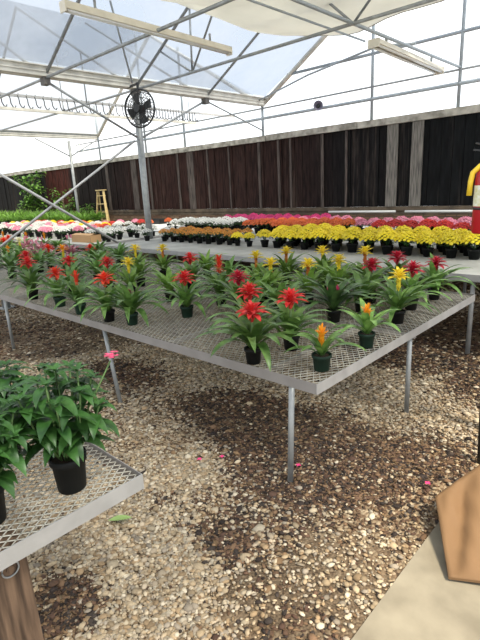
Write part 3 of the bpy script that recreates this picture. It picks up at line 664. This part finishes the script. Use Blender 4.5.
# chrysanthemums
def mum_proto(colm, seed, tall=1.):
    R = random.Random(seed)
    t = bpy.data.objects.new('potted_chrysanthemum', None); t.empty_display_size = .1
    objs = []
    def mk(n, b, m): o = bpy.data.objects.new(n, b.mesh(n, M[m])); o.parent = t; objs.append(o)
    r, h = .068, .11
    mk('pot', MB().lathe([(0,0),(r*.74,0),(r*.95,h*.8),(r*1.04,h*.82),(r*1.05,h),(r*.97,h),(r*.9,h*.85),(0,h*.85)], 14), 'potblack')
    f = MB()
    for k in range(95):
        a = R.uniform(0,6.28); ph = R.uniform(-.1,1.45); rr_ = .105*R.uniform(.55,1)
        p = (rr_*math.cos(a)*math.cos(ph), rr_*math.sin(a)*math.cos(ph), h+.035+.085*math.sin(ph)*R.uniform(.6,1))
        f.leaf(p, a+R.uniform(-.8,.8), R.uniform(-.2,.9), R.uniform(-.6,.2), R.uniform(.035,.055), .026, 3, .1, w0=.3, peak=.5)
    for k in range(7): 
        a = k*.9; f.tube([(0,0,h*.85),(.05*math.cos(a),.05*math.sin(a),h+.09)], .004, 4)
    mk('foliage', f, 'mumleaf')
    f = MB()
    nb = 62 if colm not in ('mum_orange','mum_white') else 34
    for k in range(nb):
        q = (k+.5)/nb*(1 if nb > 40 else .8); ph = math.asin(1-q*.80); a = k*2.399
        d = Vector((math.cos(a)*math.cos(ph), math.sin(a)*math.cos(ph), math.sin(ph)))
        c = Vector((0,0,h+.045))+Vector((d.x*.125,d.y*.125,d.z*.115))*R.uniform(.93,1.07)
        d = (d+Vector((0,0,.7))).normalized()
        u = d.cross(Vector((0,1,.01))).normalized(); w = d.cross(u); s = R.uniform(.019,.026)
        for lay, (rad, up, np_) in enumerate(((1.,.0,9),(.65,.35,7))):
            vs = [c+d*(-.2*s)]; 
            for j in range(np_*2):
                aa = PI*j/np_+lay*.3; rj = rad*(1.15 if j % 2 == 0 else .72)
                vs.append(c+(u*math.cos(aa)+w*math.sin(aa))*s*rj+d*s*(up+.15*(j % 2)))
            f.add(vs+[c+d*s*(.45+up*.5)], [(0,1+j,1+(j+1)%(2*np_)) for j in range(2*np_)]+[(2*np_+1,1+(j+1)%(2*np_),1+j) for j in range(2*np_)], False)
    mk('blossoms', f, colm)
    t['parts'] = 0; del t['parts']
    return t, objs
PROT = {}
def mum(colm, x, y, z, label, group, s=1.):
    if colm not in PROT: PROT[colm] = [mum_proto(colm, 100+k+len(PROT)*5) for k in range(3)]
    src, objs = random.choice(PROT[colm])
    t = bpy.data.objects.new('potted_chrysanthemum', None); C.objects.link(t); t.location = (x,y,z); t.rotation_euler = (0,0,random.uniform(0,6.28)); t.scale = (s,)*3; t.empty_display_size = .1
    tag(t, label, 'flower', group)
    for o in objs:
        c = o.copy(); C.objects.link(c); c.parent = t
def block(colm, x0, x1, y0, y1, step, label, group, z=Z2, jit=.012, s=1., drop=0., yshift=None, maxpx=494, rown=False):
    j = 0; y = y0
    while y <= y1+1e-6:
        x = x0+(step/2 if j % 2 else 0)
        while x <= x1:
            if px(x,y,z+.15)[0] < maxpx and px(x,y,z+.15)[0] > -12 and random.random() >= drop:
                lb = label
                if rown: lb = ('front row: ' if j == 0 else '')+label
                lb = label if not rown else (rown[min(j, len(rown)-1)])
                mum(colm, x+random.uniform(-jit,jit), y+random.uniform(-jit,jit), z, lb, group if not rown else group+(' front row' if j == 0 else ' rows behind'), random.uniform(.9,1.08)*s)
            x += step
        y += step*.92; j += 1
block('mum_yellow', -5.15,-4.7, 5.40,5.62,.24,'yellow mum at the sparse left end of the yellow block','yellow mums at the left end', s=.82)
block('mum_yellow', -4.62,-.9, 5.42,6.15,.245,'','yellow mums', s=1.0, rown=['yellow potted mum in the front row of the big yellow block','yellow potted mum in the rows behind the front of the big yellow block'])
block('mum_orange', -7.0,-5.25, 5.42,5.95,.235,'','orange mums', s=.82, rown=['orange-bronze potted mum in the front row left of the yellow block','orange-bronze potted mum in the rows behind the orange front row'])
block('mum_white', -8.55,-6.65, 6.95,7.5,.24,'white potted mum in the dense white block behind the orange mums','white mums behind the orange ones')
block('mum_magenta', -7.9,-5.3, 8.0,8.4,.24,'magenta potted mum in the back row by the wall','magenta mums by the wall')
block('mum_magenta', -6.5,-5.7, 7.6,7.8,.24,'magenta-pink potted mum just right of the white block','magenta mums beside the white block')
block('mum_vermilion', -6.35,-4.2, 6.98,7.45,.245,'orange-red potted mum behind the left half of the yellow block','orange-red mums')
block('mum_pink', -5.55,-4.3, 7.7,7.9,.24,'pink potted mum behind the orange-red block','pink mums behind orange-red')
block('mum_pink', -4.1,-1.4, 7.35,7.8,.245,'pink potted mum in the back rows right of the orange-red block','pink mums at right')
block('mum_red', -3.55,-1.3, 6.95,7.15,.245,'red potted mum in front of the right-hand pink mums','red mums at right')
# white mums around the post (left)
wl = [(-8.15,4.95),(-8.45,5.05),(-8.75,4.92),(-8.30,5.3),(-8.6,5.35),(-8.95,5.25),(-8.2,5.65),(-8.5,5.7),(-8.8,5.65),(-9.1,5.55),(-8.15,6.0),(-8.5,6.05),(-8.85,6.0)]
for x, y in wl: mum('mum_white', x, y, Z2, 'white potted mum on the bench left of the fan post', 'white mums left of the fan post', .85)
for x, y in ((-7.45,5.35),(-7.22,5.62),(-7.5,5.95),(-7.2,6.0)): mum('mum_white', x, y, Z2, 'white potted mum right of the fan post, left of the orange mums', 'white mums right of the fan post', .82)
# mixed mums far left
mix = []
rm = random.Random(21); yy = 4.85
while yy < 6.5:
    x = -14.6
    while x < -9.35:
        if not (-12.75 < x < -12.45): mix.append((rm.choice(['mum_white','mum_white','mum_white','mum_yellow','mum_red','mum_vermilion','mum_pink'] if yy > 5.5 else ['mum_white','mum_white','mum_white','mum_pink','mum_white']), x+rm.uniform(-.05,.05), yy+rm.uniform(-.04,.04)))
        x += .33
    yy += .31
names_ = {'mum_white':'white','mum_yellow':'yellow','mum_red':'red','mum_vermilion':'orange-red','mum_pink':'pink'}
for c, x, y in mix: mum(c, x, y, Z2, names_[c]+' potted mum in the mixed flowers at the far left, behind the bromeliads', names_[c]+' mums in the far left mix', .92)
for c, x, y in (('mum_pink',-11.0,7.1),('mum_pink',-10.6,7.3),('mum_red',-10.2,7.2),('mum_vermilion',-9.8,7.15),('mum_vermilion',-9.6,7.6)): mum(c, x, y, Z2, names_[c]+' potted mum on the pale bench near the ladder', names_[c]+' mums near the ladder', .85)
# ferny green plants at far left
def feathery(seed):
    R = random.Random(seed); f = MB()
    for k in range(150):
        a = R.uniform(0,6.28); r = R.uniform(0,.06)
        f.leaf((r*math.cos(a),r*math.sin(a),.11), a, R.uniform(.7,1.5), R.uniform(-.5,1.0), R.uniform(.16,.30), .014, 5, .1, peak=.4)
    return f.mesh('fronds', M['fern'])
fm = [feathery(k) for k in range(3)]
pm = MB().lathe([(0,0),(.05,0),(.066,.09),(.07,.09),(.07,.11),(.06,.11),(0,.1)], 12).mesh('pot', M['potblack'])
n = 0
yy = 6.75
while yy < 8.0:
    x = -21.
    while x < -12.9:
        if px(x,yy,1.0)[0] > -25:
            q_ = random.uniform(1.3,1.6); t = thing('feathery_green_plant', 'feathery bright green potted plant in the green mass at far left', 'plant', (x+random.uniform(-.05,.05),yy,Z2), 'feathery green plants far left', random.uniform(0,6))
            for nm, me in (('pot',pm),('fronds',random.choice(fm))):
                o = bpy.data.objects.new(nm, me); C.objects.link(o); o.parent = t
            t.scale = (q_,q_,q_*.95)
        x += .52
    yy += .50
# pale leafy plants on far bench
# small tree and shrub by the wall
def tree(label, x, y, h, cr, nleaf, seed, leafm='treeleaf', lsize=.13, z0=0, thin=1.):
    R = random.Random(seed); t = thing('small_tree', label, 'tree', (x,y,z0))
    tr = MB(); tr.tube([(0,0,0),(.03,.0,h*.35),(-.02,.02,h*.7),(0,0,h*.92)], .028, 8, r1=.012)
    f = MB(); tips = []
    for k in range(16):
        a = R.uniform(0,6.28); z = h*R.uniform(.45,.9); L = cr*R.uniform(.5,1)
        e = Vector((L*math.cos(a), L*math.sin(a)*thin, z+L*R.uniform(.2,.7))); tr.tube([(0,0,z),(e.x*.5,e.y*.5,(z+e.z)/2+.03),e], .010, 5, r1=.004); tips.append((Vector((0,0,z)),e))
    tr.build('trunk', M['bark'], t)
    for k in range(nleaf):
        p, e = R.choice(tips); q = p.lerp(e, R.uniform(.4,1.05)); q += Vector([R.gauss(0,cr*.14),R.gauss(0,cr*.14)*thin,R.gauss(0,cr*.14)])
        f.leaf(q, R.uniform(0,6.28), R.uniform(-.3,.8), R.uniform(-1.2,0), lsize*R.uniform(.7,1.2), lsize*.42, 4, .1, w0=.2, peak=.45)
    f.build('foliage', M[leafm], t); return t
tree('leafy young tree in front of the dark wall at the far left', -19.3, 8.55, 2.35, .95, 620, 5, lsize=.22, thin=.4)
tree('thin shrub in front of the reddish wall panel', -16.9, 8.6, 1.85, .75, 380, 9, lsize=.17, thin=.4)
tree('low shrub between the pale post and red wall panel', -15.6, 8.75, 1.35, .55, 220, 12, lsize=.15, thin=.4)
# stepladder
ld = thing('wooden_stepladder', 'yellow wooden stepladder standing against the dark wall', 'ladder', (-14.9,8.98,0))
def lb(n, a, b, w_, h_): MB().bar(a,b,w_,h_).build(n, M['ladderwood'], ld)
lb('side_rail', (-.46,-.12,0), (-.18,0,1.80), .07,.03); lb('side_rail', (.46,-.12,0), (.18,0,1.80), .07,.03)
lb('rear_rail', (-.30,.10,0), (-.15,.02,1.78), .04,.025); lb('rear_rail', (.30,.10,0), (.15,.02,1.78), .04,.025)
for k in range(6):
    z = .28+k*.27; q = z/1.8; xx = .46-.28*q; MB().box(-xx+.01,xx-.01,-.15+.12*q,-.05+.12*q,z-.013,z+.013).build('step', M['ladderwood'], ld)
MB().box(-.23,.23,-.06,.09,1.80,1.83).build('top_cap', M['ladderwood'], ld)
# black tray and white pot near the ladder
tag(MB().box(-.28,.28,-.12,.12,0,.02).box(-.28,-.265,-.12,.12,.02,.13).box(.265,.28,-.12,.12,.02,.13).box(-.28,.28,-.12,-.105,.02,.13).box(-.28,.28,.105,.12,.02,.13).build('nursery_tray', M['black']), 'black plastic tray on the pale bench by the ladder', 'tray').location = (-11.2,8.45,Z2)

# cardboard box on bench
bx = thing('cardboard_box', 'long low brown cardboard box on the grey bench at left', 'box', (-8.70,4.80,Z2), rz=.06)
def slabbox(hx, hy, h):
    b = MB(); t_ = .006
    b.box(-hx,hx,-hy,hy,0,t_); b.box(-hx,hx,-hy,-hy+t_,t_,h); b.box(-hx,hx,hy-t_,hy,t_,h); b.box(-hx,-hx+t_,-hy,hy,t_,h); b.box(hx-t_,hx,-hy,hy,t_,h); return b
slabbox(.33,.12,.14).build('box_body', M['carton'], bx)
f1 = MB(); f1.add([(-.33,-.12,.14),(.33,-.12,.14),(.33,-.01,.165),(-.33,-.01,.165)],[(0,1,2,3)]).build('flap', M['carton'], bx)
f1 = MB(); f1.add([(-.33,.12,.14),(.33,.12,.14),(.33,.01,.155),(-.33,.01,.155)],[(3,2,1,0)]).build('flap', M['kraft'], bx)

# ------------------------------------------------------------------ leafy plants on the near bench
def pentas(loc, label, seed, blooms, nst=11, ht=.32, rad=.15, potr=.062, poth=.135):
    R = random.Random(seed); t = thing('leafy_flowering_plant', label, 'plant', (*loc,Z1)); pot_parts(t, potr, poth, 'potblack', 28)
    st = MB(); lf = MB(); fb = MB(); tips = []
    for k in range(nst):
        a = k*2.399+R.uniform(-.3,.3); q = (k+.5)/nst; rr_ = rad*q**.55*R.uniform(.8,1.1); hh = ht*(1.02-.42*q)*R.uniform(.9,1.08)
        e = Vector((rr_*math.cos(a), rr_*math.sin(a), poth+hh)); b0 = Vector((.02*math.cos(a),.02*math.sin(a),poth*.85))
        mid = b0.lerp(e,.5)+Vector((.02*math.cos(a),.02*math.sin(a),.01)); pts = [b0,mid,e]; st.tube(pts, .0035, 6)
        tips.append(e)
        nn = 5
        for i in range(nn):
            q2 = .28+.70*i/(nn-1); p = b0.lerp(mid,q2*2) if q2 < .5 else mid.lerp(e,(q2-.5)*2)
            L = (.125 if i < nn-1 else .085)*R.uniform(.8,1.15)
            for s_ in (0,PI):
                az = a+i*1.57+s_+R.uniform(-.35,.35)
                lf.leaf(p, az, R.uniform(.35,.75), R.uniform(-1.35,-.5), L, L*.35, 8, .15, w0=.10, peak=.36, tp=1.15, twist=R.uniform(-.3,.3))
        for s_ in range(5): lf.leaf(e, s_*1.256+a, .9, .1, .045*R.uniform(.7,1.1), .018, 4, .15, w0=.2, peak=.4)
    for i in blooms:
        if isinstance(i, tuple): e = Vector(i); st.tube([Vector((0,0,poth*.85)), Vector((e.x*.5,e.y*.5,(e.z+poth)*.5)), e], .003, 5)
        else: e = tips[i]
        for k in range(16):
            c = e+Vector((R.gauss(0,.012),R.gauss(0,.012),.015+R.uniform(0,.015)))
            for s_ in range(5): fb.leaf(c, s_*1.256+k, .35, .0, .010, .006, 2, .1, w0=.5, peak=.5)
    st.build('stems', M['stem'], t); lf.build('leaves', M['pentas'], t)
    if blooms: fb.build('flower_cluster', M['pinkflower'], t)
pentas((-1.50,.64), 'bushy dark green plant in black pot by the near bench corner', 3, [(.10,.16,.46)], 18, .33, .175)
pentas((-1.54,.37), 'bushy plant with pink flower clusters cut off by the left edge', 8, [0,1,2,3,(.02,.08,.48),(-.05,.05,.47)], 17, .31, .17)
pentas((-1.92,.58), 'dark green plant mostly hidden behind the near potted plant', 14, [], 14, .26, .15)

# ------------------------------------------------------------------ kraft paper, leaning pole, extinguisher
def paper():
    # a big kraft sack lying on the slab: upper skin traced as a folded, creased surface with body below
    P = lambda a: Vector(a)
    c00 = P((-.53,1.73,.035)); c01 = P((-.73,2.08,.14)); c10 = P((-.08,1.96,.06)); c11 = P((-.56,2.60,.24))
    n = 26; vs = []
    for j in range(n+1):
        for i in range(n+1):
            u, v = i/n, j/n
            p = (c00*(1-u)+c10*u)*(1-v)+(c01*(1-u)+c11*u)*v
            ed = min(1, 9*min(u,1-u,v,1-v))
            z = (.012*math.sin((u*2.2-v*1.1)*7)+.004*math.sin((u+v*.4)*31)-.018*math.exp(-((u-.30*v-.05)/.035)**2))*ed
            vs.append(p+Vector((0,0,z)))
    W = n+1; top = len(vs); vs2 = []
    for j in range(n+1):
        for i in range(n+1):
            u, v = i/n, j/n; q = vs[j*W+i]
            edge = min(u,1-u,v,1-v)
            bz = .022+0*edge; k = min(1, edge*9)
            vs2.append(Vector((q.x,q.y,(q.z-.012)*(1-k)+bz*k)))
    fs = [(j*W+i,j*W+i+1,(j+1)*W+i+1,(j+1)*W+i) for j in range(n) for i in range(n)]
    fs2 = [tuple(x+top for x in f[::-1]) for f in fs]
    ring = [i for i in range(W)]+[j*W+n for j in range(1,W)]+[n*W+i for i in range(n-1,-1,-1)]+[j*W for j in range(n-1,0,-1)]
    sd = [(ring[k], ring[k]+top, ring[(k+1)%len(ring)]+top, ring[(k+1)%len(ring)]) for k in range(len(ring))]
    b = MB(); b.add(vs+vs2, fs+fs2, True); b.f += sd; b.sm += [False]*len(sd)
    o = b.build('kraft_paper_sack', M['kraft']); tag(o, 'large creased brown kraft paper sack lying on the concrete at lower right', 'paper sack')
paper()
tag(MB().tube([(-.71,2.72,0),(-.79,2.88,.9),(-.815,2.94,1.15)], .018, 10).build('leaning_pole', M['black']), 'black pole at the right edge rising from the gravel', 'pole')
ex = thing('fire_extinguisher', 'red fire extinguisher hanging at the right edge before the dark wall', 'fire extinguisher', (-.875,3.0,1.325))
r = .075
MB().lathe([(0,0),(r*.9,0),(r,.012),(r,.30),(r*.95,.335),(r*.7,.365),(r*.35,.385),(r*.30,.41),(0,.41)], 28).build('cylinder', M['exred'], ex)
MB().lathe([(r+.001,.155),(r+.0012,.27)], 28).build('paper_label', M['exlabel'], ex)
MB().lathe([(r+.0015,.135),(r+.003,.137),(r+.003,.148),(r+.0015,.15)], 28).build('strap', M['black'], ex)
MB().tube([(0,0,.41),(0,0,.44)], .018, 12).build('valve', M['alu'], ex)
MB().bar((.01,0,.445),(-.09,-.03,.465),.018,.008).bar((.01,0,.47),(-.08,-.03,.50),.018,.008).build('handle', M['black'], ex)
MB().tube([(0,0,.395),(-.045,-.03,.375),(-.078,-.045,.34),(-.085,-.05,.29),(-.088,-.05,.215)], .015, 10).build('hose', M['exyellow'], ex)
MB().tube([(-.03+.02*math.cos(k*PI/8), -.01, .505+.02*math.sin(k*PI/8)) for k in range(17)], .003, 5, cap=False).build('pull_ring', M['alu'], ex)
eb = thing('support_post', 'slim steel post behind the fire extinguisher, just out of frame', 'post', (-.76,3.17,0))
MB().tube([(0,0,0),(0,0,1.95)], .03, 12).build('pole', M['galv'], eb)
MB().bar((0,0,1.52),(-.09,-.12,1.52),.03,.04).build('bracket', M['galv'], eb)

# fallen bits on the gravel
o = MB().leaf((0,0,.0), 0, .12, -.12, .12, .042, 8, .12, w0=.1, peak=.45).build('fallen_leaf', M['greenleaf']); o.location = (-1.98,1.0,.030); o.rotation_euler = (0,0,.9)
tag(o, 'fresh green leaf fallen on the gravel by the near bench corner', 'leaf')
for k, (x, y) in enumerate(((-2.04,1.69),(-1.95,1.80),(-1.52,2.02),(-.86,2.32))):
    b = MB()
    for j in range(4): b.leaf((0,0,0), j*1.5+k, .5, -.1, .018, .013, 3, .15, peak=.5)
    o = b.build('fallen_petal', M['petal']); o.location = (x,y,.026)
    tag(o, ['pink petals on the gravel, leftmost of the four scraps','pink petals on the gravel, just right of the leftmost scrap','pink petals at the foot of the front bench leg','pink petals on the gravel near the kraft paper'][k], 'petals')

# ------------------------------------------------------------------ light
wd = bpy.data.worlds.new('sky'); sc.world = wd; wd.use_nodes = True; nt = wd.node_tree; N = nt.nodes; L = nt.links
bg = N['Background']
tc = N.new('ShaderNodeTexCoord'); n = N.new('ShaderNodeTexNoise'); n.inputs['Scale'].default_value = 2.2; n.inputs['Detail'].default_value = 5
L.new(tc.outputs['Generated'], n.inputs['Vector'])
r = N.new('ShaderNodeValToRGB'); r.color_ramp.elements[0].position = .40; r.color_ramp.elements[1].position = .62
r.color_ramp.elements[0].color = (.88,.95,1,1); r.color_ramp.elements[1].color = (1,1,1,1)
L.new(n.outputs['Fac'], r.inputs['Fac']); L.new(r.outputs['Color'], bg.inputs['Color']); bg.inputs['Strength'].default_value = 1.7
sun = bpy.data.lights.new('sun', 'SUN'); sun.energy = 7.2; sun.angle = math.radians(10); sun.color = (1,.88,.68)
so = bpy.data.objects.new('sun', sun); C.objects.link(so)
so.rotation_euler = Vector((-.62,.05,-1.0)).to_track_quat('-Z','Y').to_euler()
vs = sc.view_settings; vs.view_transform = 'Standard'; vs.look = 'None'; vs.gamma = 1; vs.use_curve_mapping = False; vs.exposure = 0.0
